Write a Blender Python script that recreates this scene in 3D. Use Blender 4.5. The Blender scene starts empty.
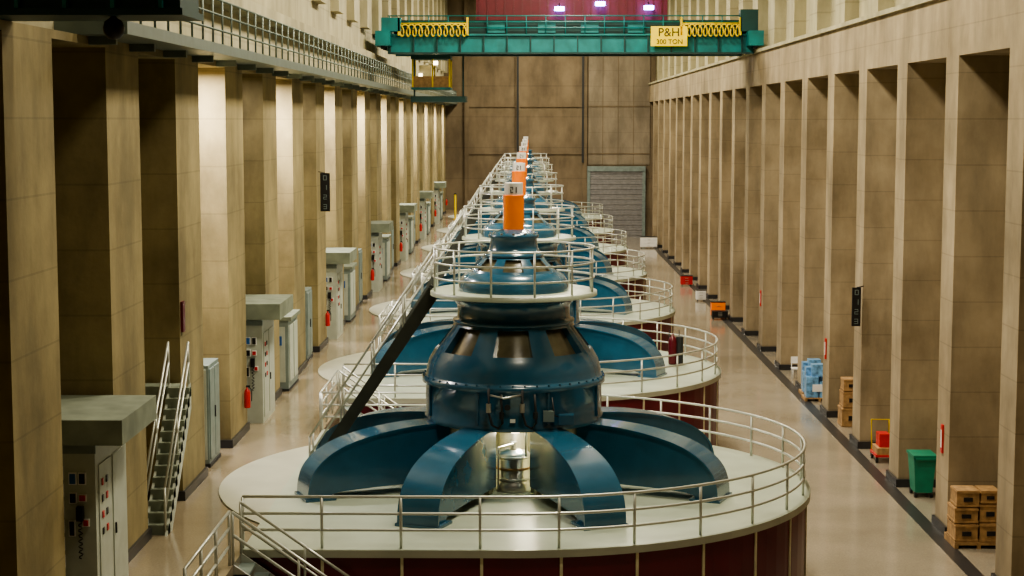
import bpy, math, random
from mathutils import Vector, Matrix
random.seed(4)
sc=bpy.context.scene
try: sc.view_settings.look='AgX - Medium High Contrast'
except Exception: pass
# ---------------------------------------------------------------- materials
def nmat(name):
    m=bpy.data.materials.new(name); m.use_nodes=True
    nt=m.node_tree; b=nt.nodes['Principled BSDF']; return m,nt,b
def paint(name,col,rough=.4,metal=0,var=.15,scale=3,coat=0,emit=0,ecol=None,bump=0):
    m,nt,b=nmat(name); N=nt.nodes; L=nt.links
    tc=N.new('ShaderNodeTexCoord'); no=N.new('ShaderNodeTexNoise'); no.inputs['Scale'].default_value=scale
    no.inputs['Detail'].default_value=5
    L.new(tc.outputs['Object'],no.inputs['Vector'])
    r=N.new('ShaderNodeValToRGB'); r.color_ramp.elements[0].position=.3; r.color_ramp.elements[1].position=.7
    r.color_ramp.elements[0].color=[c*(1-var) for c in col]+[1]
    r.color_ramp.elements[1].color=[min(1,c*(1+var)) for c in col]+[1]
    L.new(no.outputs['Fac'],r.inputs['Fac']); L.new(r.outputs['Color'],b.inputs['Base Color'])
    b.inputs['Roughness'].default_value=rough; b.inputs['Metallic'].default_value=metal
    b.inputs['Coat Weight'].default_value=coat; b.inputs['Coat Roughness'].default_value=.12
    if emit:
        b.inputs['Emission Color'].default_value=list(ecol or col)+[1]; b.inputs['Emission Strength'].default_value=emit
    if bump:
        bp=N.new('ShaderNodeBump'); bp.inputs['Strength'].default_value=bump; bp.inputs['Distance'].default_value=.02
        L.new(no.outputs['Fac'],bp.inputs['Height']); L.new(bp.outputs['Normal'],b.inputs['Normal'])
    return m
def concrete(name,c1,c2,joint=1.25,rough=.85,jd=.82,streak=.68):
    m,nt,b=nmat(name); N=nt.nodes; L=nt.links
    g=N.new('ShaderNodeNewGeometry')
    n1=N.new('ShaderNodeTexNoise'); n1.inputs['Scale'].default_value=.33; n1.inputs['Detail'].default_value=9; n1.inputs['Roughness'].default_value=.62
    L.new(g.outputs['Position'],n1.inputs['Vector'])
    mp=N.new('ShaderNodeMapping'); mp.inputs['Scale'].default_value=(1.1,1.1,.3); mp.inputs['Rotation'].default_value=(0,0,.5); L.new(g.outputs['Position'],mp.inputs['Vector'])
    n2=N.new('ShaderNodeTexNoise'); n2.inputs['Scale'].default_value=.8; n2.inputs['Detail'].default_value=7; n2.inputs['Roughness'].default_value=.6; n2.inputs['Distortion'].default_value=.2; L.new(mp.outputs['Vector'],n2.inputs['Vector'])
    mr=N.new('ShaderNodeMapRange'); mr.inputs['From Min'].default_value=.3; mr.inputs['From Max'].default_value=.7; L.new(n1.outputs['Fac'],mr.inputs['Value'])
    mx=N.new('ShaderNodeMix'); mx.data_type='RGBA'; mx.inputs[6].default_value=list(c1)+[1]; mx.inputs[7].default_value=list(c2)+[1]
    L.new(mr.outputs['Result'],mx.inputs[0])
    sr=N.new('ShaderNodeMapRange'); sr.inputs['From Min'].default_value=.36; sr.inputs['From Max'].default_value=.6; sr.inputs['To Min'].default_value=streak; sr.inputs['To Max'].default_value=1.0
    L.new(n2.outputs['Fac'],sr.inputs['Value'])
    ms=N.new('ShaderNodeVectorMath'); ms.operation='SCALE'; L.new(mx.outputs[2],ms.inputs[0]); L.new(sr.outputs['Result'],ms.inputs['Scale'])
    sp=N.new('ShaderNodeSeparateXYZ'); L.new(g.outputs['Position'],sp.inputs[0])
    dv=N.new('ShaderNodeMath'); dv.operation='DIVIDE'; dv.inputs[1].default_value=joint; L.new(sp.outputs['Z'],dv.inputs[0])
    fr=N.new('ShaderNodeMath'); fr.operation='FRACT'; L.new(dv.outputs[0],fr.inputs[0])
    lt=N.new('ShaderNodeMath'); lt.operation='LESS_THAN'; lt.inputs[1].default_value=.03; L.new(fr.outputs[0],lt.inputs[0])
    m2=N.new('ShaderNodeMix'); m2.data_type='RGBA'; m2.blend_type='MULTIPLY'; m2.inputs[7].default_value=(jd,jd,jd,1)
    L.new(lt.outputs[0],m2.inputs[0]); L.new(ms.outputs[0],m2.inputs[6]); L.new(m2.outputs[2],b.inputs['Base Color'])
    b.inputs['Roughness'].default_value=rough
    n3=N.new('ShaderNodeTexNoise'); n3.inputs['Scale'].default_value=9; n3.inputs['Detail'].default_value=4; L.new(g.outputs['Position'],n3.inputs['Vector'])
    bp=N.new('ShaderNodeBump'); bp.inputs['Strength'].default_value=.2; bp.inputs['Distance'].default_value=.02
    L.new(n3.outputs['Fac'],bp.inputs['Height']); L.new(bp.outputs['Normal'],b.inputs['Normal'])
    return m
def terrazzo(name,c1,c2,rough=.13):
    m,nt,b=nmat(name); N=nt.nodes; L=nt.links
    g=N.new('ShaderNodeNewGeometry')
    n1=N.new('ShaderNodeTexNoise'); n1.inputs['Scale'].default_value=.35; n1.inputs['Detail'].default_value=7
    L.new(g.outputs['Position'],n1.inputs['Vector'])
    n2=N.new('ShaderNodeTexNoise'); n2.inputs['Scale'].default_value=22; L.new(g.outputs['Position'],n2.inputs['Vector'])
    mr=N.new('ShaderNodeMapRange'); mr.inputs['From Min'].default_value=.3; mr.inputs['From Max'].default_value=.7; L.new(n1.outputs['Fac'],mr.inputs['Value'])
    mx=N.new('ShaderNodeMix'); mx.data_type='RGBA'; mx.inputs[6].default_value=list(c1)+[1]; mx.inputs[7].default_value=list(c2)+[1]
    L.new(mr.outputs['Result'],mx.inputs[0])
    m2=N.new('ShaderNodeMix'); m2.data_type='RGBA'; m2.blend_type='OVERLAY'; m2.inputs[0].default_value=.25
    L.new(mx.outputs[2],m2.inputs[6]); L.new(n2.outputs['Fac'],m2.inputs[7]); L.new(m2.outputs[2],b.inputs['Base Color'])
    r=N.new('ShaderNodeMapRange'); r.inputs['To Min'].default_value=rough*.6; r.inputs['To Max'].default_value=rough*1.5; L.new(n1.outputs['Fac'],r.inputs['Value'])
    L.new(r.outputs['Result'],b.inputs['Roughness']); b.inputs['IOR'].default_value=1.7
    return m
M={}
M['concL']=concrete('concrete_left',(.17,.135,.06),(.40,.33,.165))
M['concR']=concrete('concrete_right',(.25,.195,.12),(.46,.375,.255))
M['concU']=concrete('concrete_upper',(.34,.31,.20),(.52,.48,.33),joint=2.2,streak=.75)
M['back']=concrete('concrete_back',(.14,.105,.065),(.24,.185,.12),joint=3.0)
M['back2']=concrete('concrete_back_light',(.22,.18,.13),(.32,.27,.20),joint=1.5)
M['floorR']=terrazzo('terrazzo_floor',(.25,.22,.175),(.35,.31,.25))
M['floorL']=terrazzo('terrazzo_floor_left',(.23,.19,.13),(.33,.28,.205))
M['blue']=paint('blue_enamel',(.022,.105,.185),.25,0,.12,2,coat=.8)
M['cream']=paint('cream_enamel',(.66,.62,.42),.45)
M['dark']=paint('dark_interior',(.02,.022,.025),.6)
M['beam']=paint('dark_stringer',(.05,.055,.045),.5)
M['glass']=paint('dim_window',(.12,.11,.07),.12,0,.5,2)
M['steel']=paint('brushed_steel',(.55,.55,.52),.3,.85,.08)
M['rail']=paint('rail_steel',(.58,.60,.55),.32,.55,.06)
M['railg']=paint('gallery_rail_grey',(.16,.20,.18),.45,.3,.1)
M['orange']=paint('orange_paint_glow',(.95,.22,.01),.4,0,.04,emit=.12)  # faint emission brightens the orange; these painted parts are no lamps
M['white']=paint('white_paint',(.85,.85,.84),.5,0,.04)
M['maroon']=paint('maroon_panel',(.12,.009,.018),.3,0,.15,1.2)
M['deck']=paint('deck_paint',(.40,.45,.37),.36,0,.12,.8)
M['disc']=paint('disc_paint',(.42,.43,.35),.36,0,.12,.8)
M['plinth']=paint('black_plinth',(.03,.03,.033),.35)
M['teal']=paint('crane_teal',(.008,.19,.20),.45,0,.3,1.5)
M['tealdk']=paint('crane_teal_dark',(.008,.055,.055),.5,0,.2,1.5)
M['yellow']=paint('yellow_paint',(.85,.62,.02),.45)
M['yellowsign']=paint('yellow_sign_glow',(.95,.68,.01),.5,emit=.35)  # sign face made to glow for brightness, no light source in it
M['crimson']=paint('crimson_cladding',(.13,.005,.016),.5)
M['lamp']=paint('lamp_violet',(.7,.7,1),.5,emit=30,ecol=(.30,.26,1))
M['lampw']=paint('lamp_warm',(1,.85,.6),.5,emit=8,ecol=(1,.8,.5))
M['grey']=paint('grey_enamel',(.20,.25,.24),.45)
M['panel']=paint('panel_enamel',(.46,.50,.44),.45,0,.08)
M['canopy']=paint('canopy_concrete',(.20,.23,.18),.8,0,.2,2,bump=.2)
M['black']=paint('black_paint',(.012,.012,.014),.4)
M['red']=paint('red_paint',(.55,.02,.02),.4)
M['bluebtn']=paint('meter_blue',(.03,.12,.36),.3)
M['wood']=paint('crate_wood',(.36,.22,.10),.7,0,.3,6)
M['green']=paint('green_bin',(.01,.20,.12),.5)
M['ltblue']=paint('blue_wrap',(.16,.34,.58),.3,0,.6,6,bump=.6)
M['door']=paint('roller_door',(.25,.245,.25),.5,.2)
# ---------------------------------------------------------------- mesh builder
class MB:
    def __init__(s): s.v=[];s.f=[];s.m=[];s.s=[];s.mats=[]
    def mi(s,k):
        if k not in s.mats: s.mats.append(k)
        return s.mats.index(k)
    def add(s,vs,fs,mat,smooth=False,mx=None):
        o=len(s.v); k=s.mi(mat)
        for p in vs:
            p=Vector(p)
            if mx is not None: p=mx@p
            s.v.append(p)
        for i,f in enumerate(fs):
            s.f.append([i_+o for i_ in f]); s.m.append(k); s.s.append(smooth if not isinstance(smooth,list) else smooth[i])
    def box(s,x0,x1,y0,y1,z0,z1,mat,mx=None):
        vs=[(x,y,z) for z in(z0,z1) for y in(y0,y1) for x in(x0,x1)]
        s.add(vs,[(0,2,3,1),(4,5,7,6),(0,1,5,4),(2,6,7,3),(0,4,6,2),(1,3,7,5)],mat,False,mx)
    def lathe(s,prof,mat,n=64,cx=0,cy=0,a0=0,a1=2*math.pi,smooth=True,cells=None,mx=None):
        full=abs(a1-a0-2*math.pi)<1e-6
        k=n if full else n+1
        vs=[];fs=[]
        for r,z in prof:
            for i in range(k):
                a=a0+(a1-a0)*i/n
                vs.append((cx+r*math.sin(a),cy-r*math.cos(a),z))
        for j in range(len(prof)-1):
            for i in range(n):
                if cells and not cells(j,i): continue
                i2=(i+1)%k
                fs.append((j*k+i,j*k+i2,(j+1)*k+i2,(j+1)*k+i))
        s.add(vs,fs,mat,smooth,mx)
    def cyl(s,cx,cy,z0,z1,r,mat,n=24,mx=None,cap=True):
        s.lathe([(r,z0),(r,z1)],mat,n,cx,cy,mx=mx)
        if cap:
            for z in(z0,z1):
                s.add([(cx+r*math.sin(2*math.pi*i/n),cy-r*math.cos(2*math.pi*i/n),z) for i in range(n)],[list(range(n)) if z==z1 else list(range(n))[::-1]],mat,False,mx)
    def tube(s,pts,r,mat,n=6,closed=False,mx=None):
        P=[Vector(p) for p in pts]; k=len(P); vs=[];fs=[]
        for i,p in enumerate(P):
            if closed: t=P[(i+1)%k]-P[i-1]
            else: t=P[min(i+1,k-1)]-P[max(i-1,0)]
            t.normalize()
            up=Vector((0,0,1)) if abs(t.z)<.95 else Vector((1,0,0))
            a=t.cross(up).normalized(); b=a.cross(t)
            for j in range(n):
                q=2*math.pi*j/n; vs.append(p+a*r*math.cos(q)+b*r*math.sin(q))
        for i in range(k if closed else k-1):
            for j in range(n):
                i2=(i+1)%k; j2=(j+1)%n
                fs.append((i*n+j,i*n+j2,i2*n+j2,i2*n+j))
        if not closed:
            fs.append(list(range(n))[::-1]); fs.append([(k-1)*n+j for j in range(n)])
        s.add(vs,fs,mat,True,mx)
    def prism(s,out,z0,z1,side,top):
        n=len(out)
        vs=[(x,y,z0) for x,y in out]+[(x,y,z1) for x,y in out]
        s.add(vs,[(i,(i+1)%n,n+(i+1)%n,n+i) for i in range(n)],side)
        s.add([(x,y,z1) for x,y in out],[list(range(n))],top)
        s.add([(x,y,z0) for x,y in out],[list(range(n))[::-1]],side)
    def mesh(s,name):
        me=bpy.data.meshes.new(name); me.from_pydata(s.v,[],s.f)
        for k in s.mats: me.materials.append(M[k])
        me.polygons.foreach_set('material_index',s.m); me.polygons.foreach_set('use_smooth',s.s); me.update()
        return me
def put(me,name,loc=(0,0,0),parent=None,bevel=0):
    o=bpy.data.objects.new(name,me if not isinstance(me,MB) else me.mesh(name)); sc.collection.objects.link(o)
    o.location=loc
    if parent: o.parent=parent
    if bevel:
        b=o.modifiers.new('b','BEVEL'); b.width=bevel; b.segments=2; b.limit_method='ANGLE'
    return o
def empty(name,loc):
    e=bpy.data.objects.new(name,None); e.empty_display_size=.5; sc.collection.objects.link(e); e.location=loc; return e
CZ=8.74; ZF=-2.76; XG=-.39; S=18.9; Y1=40.6; NG=7; D=167; BAY=6.3
XL=-8.0; XR=11.6; XE=-5.85
# ---------------------------------------------------------------- room shell
b=MB(); b.box(XE,13.8,-8,D,ZF-.3,ZF,'floorR'); put(b,'floor')
b=MB(); b.box(-10.4,XE,-8,D,ZF-.3,0,'floorL'); put(b,'floor_gallery')
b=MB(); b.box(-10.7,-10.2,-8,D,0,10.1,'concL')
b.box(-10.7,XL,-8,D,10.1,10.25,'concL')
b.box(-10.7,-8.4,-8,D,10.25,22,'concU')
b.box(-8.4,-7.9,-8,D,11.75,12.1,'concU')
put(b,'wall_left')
b=MB(); b.box(13.7,14.1,-8,D,ZF,10.48,'concR')
b.box(XR,14.1,-8,D,10.48,12.15,'concR')
b.box(XR-.12,14.1,-8,D,12.15,12.3,'concU')
b.box(12.6,14.1,-8,D,12.3,22,'concU')
put(b,'wall_right')
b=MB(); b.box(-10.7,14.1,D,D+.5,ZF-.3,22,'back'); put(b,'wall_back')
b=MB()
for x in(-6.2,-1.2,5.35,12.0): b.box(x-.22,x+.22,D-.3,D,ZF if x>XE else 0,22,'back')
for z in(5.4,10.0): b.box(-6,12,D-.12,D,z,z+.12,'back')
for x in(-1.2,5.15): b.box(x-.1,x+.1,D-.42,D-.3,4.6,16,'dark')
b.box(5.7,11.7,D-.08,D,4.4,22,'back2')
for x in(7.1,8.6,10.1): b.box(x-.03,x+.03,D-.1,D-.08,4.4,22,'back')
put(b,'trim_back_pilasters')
b=MB(); b.box(-10.7,14.1,-8.5,-8,ZF-.3,22,'concL'); put(b,'wall_front')
b=MB(); b.box(-10.7,14.1,-8,D,22,22.4,'concU')
for i in range(28): b.box(-10.2,13.7,-4+i*BAY-.2,-4+i*BAY+.2,21,22,'concU')
put(b,'ceiling')
b=MB()
for i in range(26): 
    z=ZF+i*.25; b.box(5.9,11.0,D-.2-(.05 if i%2 else 0),D-.02,z,z+.235,'door')
b.box(5.6,5.9,D-.35,D-.01,ZF,ZF+6.8,'grey'); b.box(11.0,11.3,D-.35,D-.01,ZF,ZF+6.8,'grey'); b.box(5.6,11.3,D-.4,D-.01,ZF+6.5,ZF+7.0,'grey')
put(b,'door_1')
WL=2.7; WR=1.4
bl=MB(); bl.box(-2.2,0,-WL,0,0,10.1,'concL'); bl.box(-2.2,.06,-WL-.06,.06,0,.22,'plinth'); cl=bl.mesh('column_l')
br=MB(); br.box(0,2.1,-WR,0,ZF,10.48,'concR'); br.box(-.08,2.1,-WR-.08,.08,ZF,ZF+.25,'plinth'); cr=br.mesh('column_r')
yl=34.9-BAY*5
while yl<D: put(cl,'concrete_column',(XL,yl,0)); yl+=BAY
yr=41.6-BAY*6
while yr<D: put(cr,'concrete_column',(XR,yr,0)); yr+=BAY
b=MB(); b.box(13.55,13.7,-8,D,ZF,ZF+.25,'plinth'); put(b,'baseboard_right')
b=MB(); b.box(XR-.5,XR-.08,-8,D,ZF,ZF+.006,'plinth'); put(b,'trim_floor_border')
b=MB(); yy=3
while yy<D:
    b.box(12.05,12.6,yy,yy+2.0,12.3,22,'concU'); b.box(-8.4,-8.05,yy,yy+2.0,13.3,22,'concU'); yy+=BAY
put(b,'trim_upper_pilasters')
b=MB(); b.box(XL-.4,-7.1,30.2,D,10.25,10.48,'railg')
y=30.4
while y<D: 
    b.tube([(-7.18,y,10.48),(-7.18,y,11.5)],.026,'railg'); y+=1.2
for z in(10.8,11.15,11.5): b.tube([(-7.18,30.3,z),(-7.18,D-.2,z)],.026,'railg')
y=31
while y<D: b.box(-8.0,-7.5,y,y+.12,10.1,10.25,'railg'); y+=3.15
put(b,'balcony_railing')
# ---------------------------------------------------------------- pedestal / deck
def outline(ins=0,n=48):
    L=[(-5.46,-6.75+ins),(-3,-6.75+ins),(0,-6.75+ins)]
    for i in range(1,n):
        a=math.pi*i/n; L.append(((7.08-ins)*math.sin(a),-(6.75-ins)*math.cos(a)))
    L+= [(0,6.75-ins),(-3,6.75-ins),(-5.46,6.75-ins)]
    return L
def resample(L,step):
    out=[];acc=0;P=[Vector((x,y,0)) for x,y in L]
    tot=sum((P[i+1]-P[i]).length for i in range(len(P)-1)); cnt=round(tot/step); st=tot/cnt; k=0
    for i in range(len(P)-1):
        seg=(P[i+1]-P[i]); l=seg.length
        while k*st<=acc+l+1e-6 and k<=cnt:
            t=(k*st-acc)/l; out.append((P[i]+seg*t,seg.normalized())); k+=1
        acc+=l
    return out
def ring_rail(b,pts3,h,zb,mids=(.55,),r=.032,mat='rail'):
    for z in list(mids)+[h]: b.tube([(x,y,zb+z) for x,y in pts3],r,mat)
ped=MB()
ped.prism(outline(.05),ZF,-.12,'maroon','maroon')
ped.prism(outline(-.03),-.12,.04,'disc','deck')
seg=[]
a0=math.acos(5.46/7.05)
for i in range(25):
    a=-a0+2*a0*i/24; seg.append((-7.05*math.cos(a),-7.05*math.sin(a)))
ped.prism(seg[::1],0.001,.04,'disc','disc')
for p,t in resample(outline(.05),1.62):
    ang=math.atan2(t.y,t.x); mx=Matrix.Translation(p)@Matrix.Rotation(ang,4,'Z')
    ped.box(-.03,.03,-.03,.02,ZF,-.12,'cream',mx)
ped.box(-5.5,-5.4,-6.8,-6.7,ZF,-.1,'cream')
pedm=ped.mesh('pedestal')
rl=MB()
ro=outline(.12); ring_rail(rl,ro,1.07,.04,(.38,.72))
for p,t in resample(ro,1.62): rl.tube([(p.x,p.y,.04),(p.x,p.y,1.1)],.034,'rail')
rlm=rl.mesh('deck_railing')
gr=MB(); gx=-5.46-.06; ya=6.75; yb=S-7.85
for z in(.4,.75,1.08): gr.tube([(gx,ya,z),(gx,yb,z)],.032,'rail')
k=4
for i in range(k): 
    y=ya+(yb-ya)*i/(k-1); gr.tube([(gx,y,0),(gx,y,1.1)],.034,'rail')
ys0=S-7.8; ys1=S-6.85; n=14; rise=2.76/n; run=.28
for i in range(n-1):
    z=-(i+1)*rise; x=-5.46+i*run
    gr.box(x,x+run+.02,ys0,ys1,z-.05,z,'grey')
for yy in(ys0,ys1-.04):
    gr.add([(-5.46,yy,-.35),(-5.46,yy,.0),(-5.46+n*run,yy,ZF+.0),(-5.46+n*run-.4,yy,ZF),
            (-5.46,yy+.05,-.35),(-5.46,yy+.05,.0),(-5.46+n*run,yy+.05,ZF),(-5.46+n*run-.4,yy+.05,ZF)],
           [(0,3,2,1),(4,5,6,7),(0,1,5,4),(1,2,6,5),(2,3,7,6),(3,0,4,7)],'rail')
    for h in(.6,1.05):
        gr.tube([(-5.46,yy,h),(-5.46+n*run,yy,ZF+h)],.032,'rail')
    for q in(0,.33,.66,1): gr.tube([(-5.46+n*run*q,yy,ZF*q),(-5.46+n*run*q,yy,ZF*q+1.07)],.03,'rail')
grm=gr.mesh('gallery_guard_rail')
# ---------------------------------------------------------------- generator
g=MB()
g.lathe([(.1,1.72),(2.02,1.72),(2.06,1.62),(2.13,1.60),(2.15,1.62),(2.15,1.72),(2.12,1.76),(2.12,2.5),(2.2,2.52),(2.2,2.64),(2.13,2.67),(2.1,2.72),(2.09,2.85),(2.03,3.05),(1.93,3.22)],'blue')
for i in range(48):
    a=2*math.pi*i/48; g.cyl(2.165*math.sin(a),-2.165*math.cos(a),2.64,2.69,.025,'blue',6)
for i in range(8):
    mx=Matrix.Rotation(math.radians(22.5+45*i),4,'Z'); g.box(-.03,.03,-2.16,-2.1,1.76,2.5,'blue',mx)
n=64; zr=[(1.93,3.22),(1.885,3.30),(1.46,3.86),(1.42,3.92)]
g.lathe(zr,'blue',n,a0=-math.pi/n*1,a1=2*math.pi-math.pi/n,cells=lambda j,i: not(j==1 and (i+2)%8<5))
def shell(r,z,i): 
    a=-math.pi/n+2*math.pi*i/n; return(r*math.sin(a),-r*math.cos(a),z)
g.lathe([(1.74,3.22),(1.32,3.84)],'glass',n)
for w in range(8):
    i0=w*8-2; i1=i0+5
    for (ra,za,rb,zb_) in((1.885,3.30,1.70,3.26),(1.46,3.86,1.29,3.85)):
        for i in range(i0,i1):
            g.add([shell(ra,za,i),shell(ra,za,i+1),shell(rb,zb_,i+1),shell(rb,zb_,i)],[(0,1,2,3)],'blue')
    for i in(i0,i1):
        g.add([shell(1.885,3.30,i),shell(1.46,3.86,i),shell(1.29,3.85,i),shell(1.70,3.26,i)],[(0,1,2,3)],'blue')
g.lathe([(1.42,3.92),(1.46,3.94),(1.46,4.0),(1.36,4.02),(1.34,4.2),(1.36,4.35),(1.5,4.5),(1.75,4.58),(1.98,4.58),(2.0,4.60)],'blue')
g.lathe([(2.0,4.58),(2.0,4.68),(1.97,4.69),(1.1,4.69)],'deck')
g.lathe([(1.32,4.69),(1.32,4.78),(1.29,4.92),(1.2,5.06),(1.05,5.14)],'blue')
n2=64
g.lathe([(1.05,5.14),(1.02,5.19),(.74,5.46),(.70,5.49)],'blue',n2,a0=-math.pi/n2,a1=2*math.pi-math.pi/n2,cells=lambda j,i: not(j==1 and (i+2)%8<5))
g.lathe([(.98,5.12),(.64,5.47)],'glass',n2)
g.lathe([(.70,5.49),(.72,5.5),(.72,5.56),(.64,5.58),(.58,5.72),(.55,5.92),(.60,5.95),(.60,6.02),(.5,6.06),(.3,6.14),(0.02,6.16)],'blue')
for i in range(12):
    a=2*math.pi*i/12; g.cyl(.55*math.sin(a),-.55*math.cos(a),6.02,6.07,.03,'steel',6)
gm=g.mesh('housing')
pp=MB()
for x in(-.55,.22):
    pp.tube([(x,-2.12,2.6),(x,-2.28,2.55),(x,-2.32,2.1),(x+.08,-2.28,1.8),(x+.22,-2.26,1.72),(x+.32,-2.26,1.85),(x+.3,-2.28,2.2),(x+.28,-2.2,2.5)],.032,'dark')
    pp.cyl(x,-2.3,2.1,2.3,.06,'steel',10); pp.cyl(x+.3,-2.27,1.95,2.1,.055,'dark',10)
pp.tube([(-.55,-2.27,2.5),(-.2,-2.27,2.42),(.22,-2.27,2.5)],.025,'steel')
pp.cyl(0,0,0,.04,.07,'dark',16,Matrix.Translation((-.12,-2.2,2.2))@Matrix.Rotation(math.pi/2,4,'X'))
pp.box(1.05,1.4,-2.1,-1.75,1.78,2.0,'blue'); pp.box(-.06,.06,-2.2,-2.14,1.84,1.92,'white'); 
pp.box(.7,.95,-2.12,-1.9,1.85,2.1,'grey'); pp.tube([(.9,-2.0,2.4),(.95,-2.1,2.0),(1.2,-1.95,1.9)],.02,'black')
ppm=pp.mesh('service_piping')
ar=MB()
def smooth_curve(P,k=5):
    out=[]
    for i in range(len(P)-1):
        p0=P[max(i-1,0)];p1=P[i];p2=P[i+1];p3=P[min(i+2,len(P)-1)]
        for j in range(k):
            t=j/k
            out.append(tuple(.5*((2*p1[a])+(-p0[a]+p2[a])*t+(2*p0[a]-5*p1[a]+4*p2[a]-p3[a])*t*t+(-p0[a]+3*p1[a]-3*p2[a]+p3[a])*t**3) for a in(0,1)))
    return out+[P[-1]]
top=smooth_curve([(1.75,1.60),(2.6,1.57),(3.3,1.49),(3.9,1.37),(4.4,1.21),(4.8,.98),(5.07,.70),(5.19,.38),(5.22,.05)],4)
bot=[(4.72,.05),(4.68,.15),(4.5,.2),(4.2,.22),(3.6,.24),(1.75,.26)]
def arm_prism(b,prof,w0,w1,mat,mx):
    k=len(prof); vs=[]
    for sgn in(-1,1):
        for r,z in prof:
            w=w0+(w1-w0)*(r-1.75)/3.5
            vs.append((sgn*w/2,-r,z))
    b.add(vs,[list(range(k)),list(range(k,2*k))[::-1]],mat,False,mx)
    b.add(vs,[(i,k+i,k+(i+1)%k,(i+1)%k) for i in range(k)],mat,[abs(prof[i][0]-prof[(i+1)%k][0])+abs(prof[i][1]-prof[(i+1)%k][1])<.45 for i in range(k)],mx)
for i in range(8):
    mx=Matrix.Rotation(math.radians(22.5+45*i),4,'Z')
    arm_prism(ar,top+bot,.60,.86,'blue',mx)
    topf=[(r,z) for r,z in top[1:]]
    off=[]
    for q in range(len(topf)):
        a=topf[max(q-1,0)]; c=topf[min(q+1,len(topf)-1)]; t=Vector((c[0]-a[0],c[1]-a[1])).normalized(); off.append((topf[q][0]-t.y*.05,topf[q][1]+t.x*.05))
    vs=[];kk=len(topf)
    for sgn in(-1,1):
        for (r,z) in off: w=.74+.24*(r-1.75)/3.5; vs.append((sgn*w/2,-r,z))
    ar.add(vs,[(j,kk+j,kk+j+1,j+1) for j in range(kk-1)],'blue',True,mx)
    for sgn in(-1,1):
        v2=[(sgn*(.74+.24*(r-1.75)/3.5)/2,-r,z) for r,z in off]+[(sgn*(.74+.24*(r-1.75)/3.5)/2,-r,z) for r,z in topf]
        ar.add(v2,[(j,j+1,kk+j+1,kk+j) for j in range(kk-1)],'blue',False,mx)
        v3=[(sgn*(.74+.24*(r-1.75)/3.5)/2,-r,z) for r,z in topf]+[(sgn*.28,-r,z) for r,z in topf]
        ar.add(v3,[(j,j+1,kk+j+1,kk+j) for j in range(kk-1)],'blue',False,mx)
    ar.box(-.52,.52,-5.32,-4.6,.04,.10,'blue',mx)
arm=ar.mesh('support_arms')
iw=MB()
iw.lathe([(1.72,.04),(1.72,1.72)],'cream',56,a0=math.radians(20),a1=math.radians(340))
iw.lathe([(1.62,.04),(1.62,1.72)],'cream',56,a0=math.radians(20),a1=math.radians(340))
for s_ in(-1,1):
    mx=Matrix.Rotation(math.radians(20*s_),4,'Z'); iw.box(-.05,.05,-1.76,-1.58,.04,1.72,'cream',mx)
iw.lathe([(.34,.04),(.34,1.72)],'steel',32,cy=.4)
iw.lathe([(.02,1.0),(.2,1.0),(.24,.96),(.36,.94),(.40,.88),(.40,.25),(.44,.22),(.44,.05)],'steel',32,cy=-1.0)
for z in(.3,.55,.82): iw.lathe([(.405,z),(.43,z+.01),(.43,z+.05),(.405,z+.06)],'wood' if z==.55 else 'steel',32,cy=-1.0)
iw.cyl(0,-1.0,1.0,1.18,.09,'steel',16)
iw.tube([(-.50,-1.35,.05),(-.50,-1.35,1.7)],.04,'cream'); iw.tube([(.46,-1.4,.05),(.46,-1.4,1.7)],.05,'cream'); iw.tube([(.30,-1.35,.9),(.30,-1.35,1.7)],.03,'steel')
iw.tube([(-.35,-1.3,.05),(-.35,-1.3,1.1),(0,-1.1,1.15)],.03,'steel')
iw.cyl(0.05,-1.3,1.45,1.52,.11,'lampw',12)
iwm=iw.mesh('turbine_pit')
ur=MB()
for z in(5.02,5.38,5.72): ur.tube([(1.93*math.sin(2*math.pi*i/40),-1.93*math.cos(2*math.pi*i/40),z) for i in range(40)],.026,'rail',closed=True)
for i in range(12):
    a=2*math.pi*(i+.5)/12; ur.tube([(1.93*math.sin(a),-1.93*math.cos(a),4.68),(1.93*math.sin(a),-1.93*math.cos(a),5.74)],.028,'rail')
urm=ur.mesh('upper_platform_railing')
st=MB(); A=Vector((-1.9,.35,4.66)); B_=Vector((-4.95,.35,.04)); dr=(B_-A); h=Vector((dr.x,dr.y,0)).normalized(); sd=Vector((-h.y,h.x,0))
for s_ in(-1,1):
    o=sd*(.34*s_); u=Vector((-.13,0,.09)); t=sd*.03
    P=[A+o-u-t,A+o+u-t,B_+o+u-t,B_+o-t-u,A+o-u+t,A+o+u+t,B_+o+u+t,B_+o+t-u]
    for q in(2,3,6,7): P[q].z=max(P[q].z,.04)
    st.add(P,[(0,3,2,1),(4,5,6,7),(0,1,5,4),(1,2,6,5),(2,3,7,6),(3,0,4,7)],'beam')
    for hh in(.6,1.05): st.tube([A+o+Vector((0,0,hh)),B_+o+Vector((0,0,hh))],.03,'rail')
    for q in(0,.25,.5,.75,1): 
        p=A+dr*q+o; st.tube([p,p+Vector((0,0,1.07))],.028,'rail')
ns=20
for i in range(1,ns):
    p=A+dr*(i/ns); vs=[p+sd*.32+h*.1,p-sd*.32+h*.1,p-sd*.32-h*.1,p+sd*.32-h*.1]
    st.add(vs+[v-Vector((0,0,.04)) for v in vs],[(0,1,2,3),(7,6,5,4),(0,4,5,1),(1,5,6,2),(2,6,7,3),(3,7,4,0)],'beam')
stm=st.mesh('access_stair')
it=MB(); it.cyl(0,0,6.14,6.93,.245,'orange',28); it.cyl(0,0,6.93,7.25,.22,'white',28); it.lathe([(.25,6.93),(.255,6.96),(.22,6.97)],'orange',28)
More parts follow.
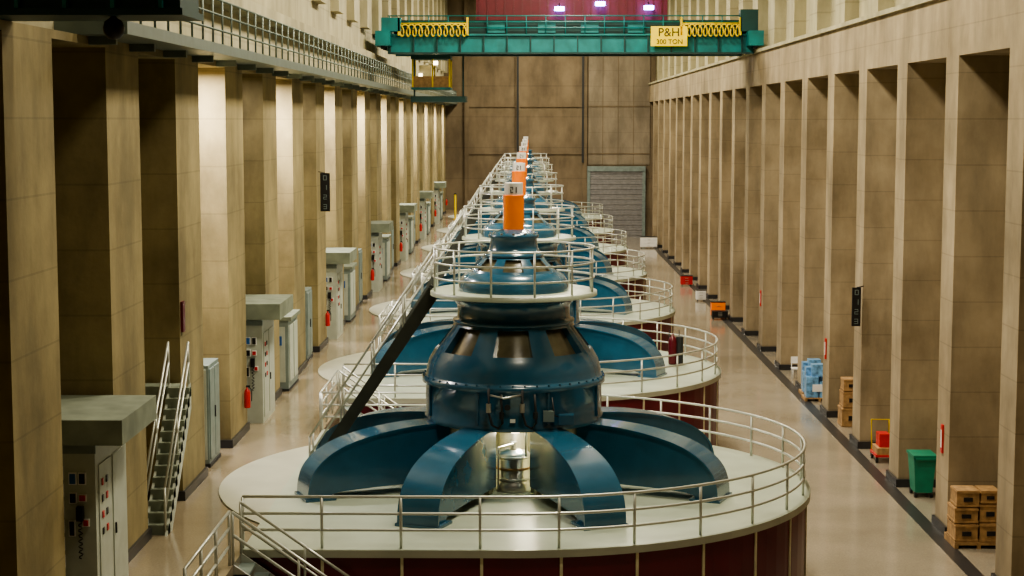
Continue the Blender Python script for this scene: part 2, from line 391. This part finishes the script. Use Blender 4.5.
it.box(.05,.075,-.235,-.2,7.02,7.16,'black'); it.box(-.08,-.01,-.235,-.2,7.02,7.04,'black'); it.box(-.08,-.01,-.235,-.2,7.14,7.16,'black'); it.box(-.03,-.01,-.235,-.2,7.09,7.15,'black'); it.box(-.08,-.06,-.235,-.2,7.03,7.1,'black')
itm=it.mesh('indicator')
for i in range(NG):
    y=Y1+S*i
    e=empty('generator',(XG,y,0))
    for me,nm,bv in((gm,'rotor_housing',0),(ppm,'service_piping',0),(arm,'support_arms',0),(iwm,'turbine_pit',0),(urm,'upper_railing',0),(stm,'access_stair',0),(itm,'unit_indicator',0)):
        put(me,nm,(0,0,0),e,bv)
    put(pedm,'pedestal_deck',(0,0,0),e); put(rlm,'deck_railing',(0,0,0),e)
    if i<NG-1: put(grm,'gallery_guard_rail',(XG,y,0))
    lt=bpy.data.lights.new('pit_lamp','POINT'); lt.energy=130; lt.color=(1,.88,.62); lt.shadow_soft_size=.1
    lo=bpy.data.objects.new('pit_lamp',lt); sc.collection.objects.link(lo); lo.location=(.3,-.75,1.4); lo.parent=e
put(grm,'gallery_guard_rail',(XG,Y1-S,0))
# ---------------------------------------------------------------- left wall stations
cs=MB()
cs.box(-9.9,-7.72,.3,2.6,0,3.05,'panel'); cs.box(-9.95,-7.15,0,2.75,3.05,3.5,'canopy')
cs.box(-9.9,-7.7,.27,.3,2.85,3.0,'grey')
for (x,z,w,h_,c) in [(-8.58+.2*i,2.5-.32*j,.15,.2,'bluebtn') for i in range(2) for j in range(6)]+[(-8.12,2.4,.1,.18,'bluebtn'),(-7.95,2.4,.1,.18,'black'),(-8.12,2.05,.1,.16,'black'),(-7.95,2.05,.1,.1,'red'),(-8.15,1.5,.08,.25,'black'),(-7.9,1.6,.08,.1,'red')]:
    cs.box(x-w/2,x+w/2,.25,.3,z-h_/2,z+h_/2,c)
    cs.box(x-w/2-.02,x+w/2+.02,.27,.3,z-h_/2-.02,z+h_/2+.02,'white')
for i in range(5):
    for j in range(7):
        cs.cyl(0,0,0,.05,.03,'red' if (i+j)%3==0 else 'black',8,Matrix.Translation((-9.7+i*.17,.3,.7+j*.28))@Matrix.Rotation(math.pi/2,4,'X'))
cs.box(-8.05,-7.93,.18,.3,1.65,1.9,'black'); cs.tube([(-7.98+.04*math.sin(i*1.3),.2,1.65-.02*i-(.0)) for i in range(35)],.013,'black')
cs.box(-7.72,-7.70,.5,1.35,.15,2.6,'panel'); cs.box(-7.72,-7.70,1.5,2.4,.15,2.6,'panel')
for j in range(4):
    for q in(.65,.95): cs.box(-7.70,-7.68,q,q+.1,1.3+j*.3,1.42+j*.3,'red' if (j+int(q*4))%2 else 'black')
cs.box(-7.70,-7.67,1.58,1.62,1.1,1.3,'black')
csm=cs.mesh('control_booth')
wf=MB()
def flight(b,xa,xb,y0,y1,z0,z1,n):
    for i in range(n):
        y=y0+(y1-y0)*i/n; z=z0+(z1-z0)*(i+1)/n
        b.box(xa,xb,y,y+(y1-y0)/n+.03,z-(z1-z0)/n,z,'canopy')
    for x in(xa,xb-.05):
        b.add([(x,y0-.1,z0),(x,y0+.45,z0),(x,y1,z1-.5),(x,y1,z1+.08),(x+.05,y0-.1,z0),(x+.05,y0+.45,z0),(x+.05,y1,z1-.5),(x+.05,y1,z1+.08)],
              [(0,1,2,3),(7,6,5,4),(0,4,5,1),(1,5,6,2),(2,6,7,3),(3,7,4,0)],'panel')
        for hh in(.55,1.0): b.tube([(x,y0,z0+hh),(x,y1,z1+hh)],.028,'rail')
        for q in(0,.5,1): b.tube([(x,y0+(y1-y0)*q,z0+(z1-z0)*q),(x,y0+(y1-y0)*q,z0+(z1-z0)*q+1.02)],.028,'rail')
flight(wf,-8.15,-7.65,0,2.7,0,2.75,13); wf.box(-9.9,-7.95,2.7,3.2,2.45,2.75,'canopy')
wfm=wf.mesh('wall_stair')
cb=MB(); cb.box(-8.9,-8.08,0,1.4,.1,2.6,'grey'); cb.box(-8.93,-8.05,-.03,1.43,0,.1,'dark'); cb.box(-8.85,-8.13,-.03,0,.2,2.5,'panel'); cb.box(-8.7,-8.3,-.05,-.03,2.0,2.3,'dark')
for j in range(6): cb.box(-8.75,-8.25,-.045,-.03,.4+.08*j,.44+.08*j,'dark')
cb.box(-8.08,-8.05,.08,.68,.2,2.5,'grey'); cb.box(-8.08,-8.05,.74,1.34,.2,2.5,'grey'); cb.tube([(-8.03,.64,1.2),(-8.03,.64,1.5)],.02,'black')
cbm=cb.mesh('switch_cabinet')
fe=MB(); fe.lathe([(.01,.0),(.085,.01),(.09,.04),(.09,.42),(.07,.5),(.03,.54),(.03,.58),(.0,.58)],'red',16); fe.box(-.03,.08,-.02,.02,.58,.64,'black'); fe.tube([(.06,0,.6),(.13,0,.5),(.12,0,.2)],.015,'black')
fem=fe.mesh('fire_extinguisher')
e2=MB(); e2.box(-8.5,-7.8,0,2.2,.08,2.3,'grey'); e2.box(-8.52,-7.78,-.02,2.22,0,.08,'dark'); e2.box(-8.55,-7.7,-.05,2.25,2.3,2.42,'canopy'); e2.box(-7.8,-7.77,.2,1.0,.3,2.1,'panel');e2.box(-7.8,-7.77,1.2,2.0,.3,2.1,'panel'); e2.box(-8.4,-7.9,-.03,0,.3,2.1,'panel'); e2.box(-8.25,-8.0,-.05,-.02,1.5,1.8,'bluebtn')
e2m=e2.mesh('relay_cabinet')
for i in range(7):
    y=29.35+S*i
    if y+10>D: break
    put(csm,'control_booth',(0,y,0))
    if i==0: put(wfm,'wall_stair',(0,y+5.85,0))
    else: put(e2m,'relay_cabinet',(0,y+6.1,0))
    put(cbm,'switch_cabinet',(0,y+12.85,0),bevel=.01)
    put(fem,'fire_extinguisher',(XL+.13,y+17.4,.75))
b=MB(); b.cyl(0,0,0,.05,.2,'yellow',16); b.cyl(0,0,.05,2.2,.09,'yellow',16); b.cyl(0,0,2.2,2.3,.12,'black',16); put(b,'yellow_bollard',(-6.6,150,0))
def sign(name,x,y,z,w,h_,txt,side):
    b=MB(); b.box(-w/2,w/2,-.04,.04,0,h_,'black')
    b.tube([(0,0,h_),(side*.25,0,h_+.05)],.02,'black')
    glyph={0:'abcdef',1:'bc',2:'abged',3:'abgcd'}
    for i in range(txt): 
        zz=h_*(txt-i-.5)/txt; a=.065; hh=.09; t=.02
        for s_ in glyph[[0,1,2,3][i%4]]:
            if s_=='a': b.box(-a,a,-.05,-.04,zz+hh-t,zz+hh,'grey')
            if s_=='d': b.box(-a,a,-.05,-.04,zz-hh,zz-hh+t,'grey')
            if s_=='g': b.box(-a,a,-.05,-.04,zz-t/2,zz+t/2,'grey')
            if s_=='b': b.box(a-t,a,-.05,-.04,zz,zz+hh,'grey')
            if s_=='c': b.box(a-t,a,-.05,-.04,zz-hh,zz,'grey')
            if s_=='f': b.box(-a,-a+t,-.05,-.04,zz,zz+hh,'grey')
            if s_=='e': b.box(-a,-a+t,-.05,-.04,zz-hh,zz,'grey')
    put(b,name,(x,y,z))
sign('bay_number_sign',-7.74,64.2,5.3,.36,1.45,4,-1)
sign('bay_number_sign',11.35,58.9,1.6,.3,1.35,4,1)
pl=MB(); pl.box(-.05,0,-.1,.1,0,.8,'red'); pl.box(-.06,-.05,-.05,.05,.15,.65,'white'); plm=pl.mesh('fire_hose_sign')
for i in(1,4,7): put(plm,'fire_hose_sign',(XR,41.6+BAY*i-.7,ZF+2.2))
pr=MB(); pr.box(0,.06,-.12,.12,0,.7,'maroon'); put(pr,'fire_hose_sign',(XL,38.7,3.9))
# ---------------------------------------------------------------- right side goods
def crate(b,x,y,z,w,d,h_):
    b.box(x,x+w,y,y+d,z,z+h_,'wood')
    for zz in(z+.02,z+h_-.07): b.box(x-.015,x+w+.015,y-.02,y+d+.02,zz,zz+.05,'wood')
    b.box(x+w*.3,x+w*.7,y-.03,y-.005,z+h_*.35,z+h_*.6,'black')
b=MB(); x0=11.45; y0=45.0
b.box(x0,x0+1.3,y0,y0+1.2,ZF+.1,ZF+.18,'wood')
for x in(x0,x0+.6,x0+1.2): b.box(x,x+.1,y0,y0+1.2,ZF,ZF+.1,'wood')
crate(b,x0+.02,y0+.05,ZF+.18,.6,.9,.48); crate(b,x0+.68,y0+.03,ZF+.18,.58,.9,.5); crate(b,x0+.0,y0+.08,ZF+.68,.62,.8,.42); crate(b,x0+.68,y0+.1,ZF+.70,.55,.8,.5); crate(b,x0+.05,y0+.1,ZF+1.12,.6,.7,.45)
crate(b,x0+.7,y0+.1,ZF+1.22,.5,.7,.35)
put(b,'crate_stack')
b=MB(); crate(b,11.75,63.3,ZF,.8,.9,.7); crate(b,11.8,63.35,ZF+.72,.7,.8,.6); crate(b,11.82,63.4,ZF+1.34,.6,.7,.45); put(b,'crate_stack')
b=MB(); b.add([(-.26,-.35,.15),(.26,-.35,.15),(.26,.35,.15),(-.26,.35,.15),(-.34,-.45,1.25),(.34,-.45,1.25),(.34,.45,1.25),(-.34,.45,1.25)],[(3,2,1,0),(4,5,6,7),(0,1,5,4),(1,2,6,5),(2,3,7,6),(3,0,4,7)],'green')
b.box(-.37,.37,-.5,.5,1.25,1.33,'green'); b.box(-.3,.3,-.54,-.5,1.2,1.25,'green')
for x in(-.24,.24):
    for y in(-.3,.3): b.cyl(0,0,-.04,.04,.09,'black',12,Matrix.Translation((x,y,.09))@Matrix.Rotation(math.pi/2,4,'Y'))
put(b,'wheeled_bin',(12.05,51.6,ZF))
b=MB(); b.box(-.35,.35,-.5,.5,.2,.28,'red'); b.box(-.3,.3,-.48,.48,.28,.5,'wood')
for x in(-.3,.3):
    for y in(-.4,.4): b.cyl(0,0,-.04,.04,.1,'black',12,Matrix.Translation((x,y,.1))@Matrix.Rotation(math.pi/2,4,'Y'))
b.tube([(-.3,.5,.28),(-.3,.6,1.3),(.3,.6,1.3),(.3,.5,.28)],.03,'yellow'); b.box(-.2,.15,-.3,.3,.5,.95,'red')
put(b,'hand_cart',(12.0,57.0,ZF))
def wrap_pallet(loc,mat):
    b=MB()
    for x in(-.6,-.05,.5): b.box(x,x+.1,-.5,.5,0,.1,'wood')
    b.box(-.6,.6,-.5,.5,.1,.15,'wood')
    for (x,y,w,d,z0,z1) in((-.55,-.45,.5,.45,.15,1.0),(0,-.45,.5,.4,.15,.8),(-.5,0,.55,.45,.15,1.35),(.08,0,.45,.45,.15,1.15),(-.3,-.3,.5,.5,1.0,1.5)):
        b.box(x,x+w,y,y+d,z0,z1,mat)
    b.box(-.3,.1,-.47,-.45,.4,.7,'white'); b.box(.1,.4,-.47,-.42,.2,.6,'white')
    put(b,'wrapped_pallet',loc,bevel=.05)
wrap_pallet((11.9,69.6,ZF),'ltblue'); wrap_pallet((12.0,71.0,ZF),'ltblue')
b=MB()
for x in(-.22,.22):
    for y in(-.22,.22): b.tube([(x,y,0),(x,y,.45 if y<0 else .95)],.02,'white')
b.box(-.25,.25,-.25,.25,.43,.48,'white'); b.box(-.25,.25,.2,.25,.65,.95,'white'); put(b,'chair',(11.95,75.4,ZF))
def toolbox(loc,c,w=.8,h_=.7):
    b=MB(); b.box(-w/2,w/2,-.3,.3,.12,h_,c); b.box(-w/2-.02,w/2+.02,-.32,.32,h_,h_+.05,'black')
    for j in range(3): b.box(-w/2+.04,w/2-.04,-.32,-.3,.18+j*(h_-.2)/3,.12+(j+1)*(h_-.2)/3,c); b.box(-.12,.12,-.35,-.32,.22+j*(h_-.2)/3,.25+j*(h_-.2)/3,'steel')
    for x in(-w/2+.1,w/2-.1): b.cyl(0,0,-.03,.03,.06,'black',10,Matrix.Translation((x,0,.06))@Matrix.Rotation(math.pi/2,4,'Y'))
    put(b,'tool_chest',loc)
toolbox((11.0,99,ZF),'orange',.8,.9); toolbox((11.0,98.1,ZF),'black',.9,.45); toolbox((10.9,118,ZF),'red'); toolbox((10.7,153,ZF),'white',1.5,1.0); toolbox((10.9,108,ZF),'white',.6,.7); 
# ---------------------------------------------------------------- crane
cy=88.0; Z=lambda r: CZ+r
b=MB()
b.box(-7.3,11.45,cy,cy+.5,Z(3.45),Z(4.3),'teal'); b.box(-7.3,11.45,cy-.2,cy+.7,Z(4.3),Z(4.38),'teal'); b.box(-7.3,11.45,cy-.2,cy+.7,Z(3.38),Z(3.46),'tealdk')
x=-7.2
while x<11.3: b.box(x,x+.06,cy-.18,cy,Z(3.45),Z(4.3),'tealdk'); x+=1.2
b.box(-7.3,11.45,cy+5,cy+5.5,Z(3.45),Z(4.6),'tealdk')
x=-7.2
while x<11.4: b.tube([(x,cy-.15,Z(4.38)),(x,cy-.15,Z(5.3))],.03,'teal'); x+=1.0
for z in(4.7,5.0,5.3): b.tube([(-7.3,cy-.15,Z(z)),(11.4,cy-.15,Z(z))],.035,'teal')
b.box(-7.0,11.3,cy+.1,cy+.4,Z(4.38),Z(5.1),'tealdk')
for x0 in(-2.2,.4,2.6,5.0): b.box(x0,x0+.9,cy-.02,cy+.1,Z(4.45),Z(4.95),'teal')
for x0 in(-7.85,11.05): 
    b.box(x0,x0+.75,cy-1.2,cy+6.8,Z(3.75),Z(4.5),'teal')
    for yy in(-.8,.4,5.0,6.3): b.cyl(0,0,-.1,.1,.18,'dark',18,Matrix.Translation((x0+.37,cy+yy,Z(3.76)))@Matrix.Rotation(math.pi/2,4,'Y'))
b.box(10.7,11.6,cy-.5,cy+.3,Z(4.5),Z(5.6),'tealdk'); b.box(-7.6,-6.6,cy-.5,cy+.3,Z(4.5),Z(5.2),'teal')
b.box(-2.8,7.1,cy+1,cy+4.8,Z(5.1),Z(8.2),'crimson')
x=-2.7
while x<7.1: b.box(x,x+.08,cy+.95,cy+1,Z(5.1),Z(8.2),'maroon'); x+=.45
b.box(-2.8,7.1,cy+.6,cy+5,Z(4.95),Z(5.1),'tealdk')
for xa,xb in((-6.7,-3.2),(7.7,10.7)):
    pts=[];k=170
    for i in range(k): 
        t=i/(k-1); ph=t*2*math.pi*11; pts.append((xa+(xb-xa)*t+.16*math.sin(ph*1),cy-.45,Z(4.55)+.3*math.cos(ph)))
    b.tube(pts,.04,'yellow'); b.tube([(xa,cy-.45,Z(4.9)),(xb,cy-.45,Z(4.9))],.04,'yellow')
    for q in(xa,xb): b.box(q-.05,q+.05,cy-.5,cy-.2,Z(4.3),Z(5.2),'yellow')
b.box(6.15,8.0,cy-.5,cy-.42,Z(3.75),Z(4.75),'yellowsign')
for x0,hh in((1.5,5.6),(3.6,5.85),(6.1,5.65)):
    b.cyl(x0,cy+.5,Z(hh),Z(hh+.2),.26,'lamp',14); b.tube([(x0,cy+.5,Z(hh+.2)),(x0,cy+1,Z(hh+.4))],.03,'dark')
b.box(-6.3,-4.2,cy+2.4,cy+4.6,Z(1.6),Z(1.72),'teal'); b.box(-6.3,-4.2,cy+2.4,cy+4.6,Z(3.2),Z(3.4),'tealdk')
for x0 in(-6.25,-5.2,-4.3):
    for yy in(2.45,4.5): b.box(x0,x0+.08,cy+yy,cy+yy+.08,Z(1.7),Z(3.2),'yellow')
b.box(-6.2,-4.3,cy+2.5,cy+2.55,Z(1.7),Z(2.3),'wood'); b.box(-5.9,-5.3,cy+3,cy+3.6,Z(1.72),Z(2.9),'cream'); b.cyl(-5.0,cy+2.6,Z(2.9),Z(3.1),.12,'lampw',12); b.cyl(-5.8,cy+2.6,Z(2.3),Z(2.45),.1,'lampw',12)
b.box(-6.3,-3.4,cy+2.2,cy+4.8,Z(.95),Z(1.25),'tealdk')
for x0 in(-6.2,-3.6): b.box(x0,x0+.08,cy+3,cy+3.1,Z(1.25),Z(3.4),'tealdk')
e=empty('overhead_crane',(0,0,0)); put(b,'bridge_girders',(0,0,0),e)
def txt(body,size,x,z):
    cu=bpy.data.curves.new('sign_text','FONT'); cu.body=body; cu.size=size; cu.extrude=.01; cu.materials.append(M['black'])
    t=bpy.data.objects.new('sign_text',cu); sc.collection.objects.link(t); t.location=(x,cy-.52,Z(z)); t.rotation_euler=(math.pi/2,0,0); t.parent=e
txt('P&H',.6,6.5,4.25); txt('300 TON',.34,6.42,3.86)
b=MB(); b.box(-8.38,-5.1,25,26.4,Z(1.62),Z(2.6),'tealdk'); b.box(-8.38,-5.05,24.9,26.5,Z(1.52),Z(1.62),'tealdk')
for i in range(5): b.box(-8.2+i*.7,-8.14+i*.7,24.9,25,Z(1.6),Z(2.6),'teal')
b.lathe([(.001,Z(1.18)),(.09,Z(1.2)),(.15,Z(1.28)),(.16,Z(1.35)),(.13,Z(1.45)),(.05,Z(1.5)),(.03,Z(1.53))],'black',20,-6.15,25.3)
put(b,'crane_end_platform')
b=MB(); b.lathe([(.01,0),(.14,.01),(.15,.05),(.15,.85),(.1,.98),(.04,1.02),(.04,1.1),(.001,1.1)],'maroon',16); b.cyl(.25,.0,0,1.0,.13,'dark',16); b.tube([(-.1,.2,.1),(-.1,.25,1.2),(.25,.25,1.2),(.25,.2,.1)],.02,'black'); put(b,'gas_cylinder_cart',(5.1,60.3,.045))
# ---------------------------------------------------------------- lights
def area(name,loc,sx,sy,en,col,rot=(0,0,0)):
    l=bpy.data.lights.new(name,'AREA'); l.shape='RECTANGLE'; l.size=sx; l.size_y=sy; l.energy=en; l.color=col
    o=bpy.data.objects.new(name,l); sc.collection.objects.link(o); o.location=loc; o.rotation_euler=rot; return o
for i in range(11):
    y=27+13*i
    area('ceiling_lamp',(2.0,y,20.8),3,2,(1350 if i==0 else 3000),(1,.90,.68))
yl=34.9-BAY*2
k=-2
while yl+BAY<D:
    yc=yl+(BAY-WL)/2
    if k>=1:
        area('bay_lamp',(-8.9,yc,9.95),.6,1.2,(850 if k%2==1 else 70),(1,.92,.88))
    yl+=BAY; k+=1
w=bpy.data.worlds.new('World'); sc.world=w; w.use_nodes=True
w.node_tree.nodes['Background'].inputs[0].default_value=(.8,.78,.65,1); w.node_tree.nodes['Background'].inputs[1].default_value=.1
# ---------------------------------------------------------------- camera
cd=bpy.data.cameras.new('Camera'); cd.sensor_width=36; cd.lens=1700/1024*36; cd.clip_end=500
co=bpy.data.objects.new('Camera',cd); sc.collection.objects.link(co); co.location=(0,0,CZ)
p=math.atan(168/1700); yw=math.atan(18/1700)
co.rotation_euler=(math.pi/2-p,0,yw)
sc.camera=co
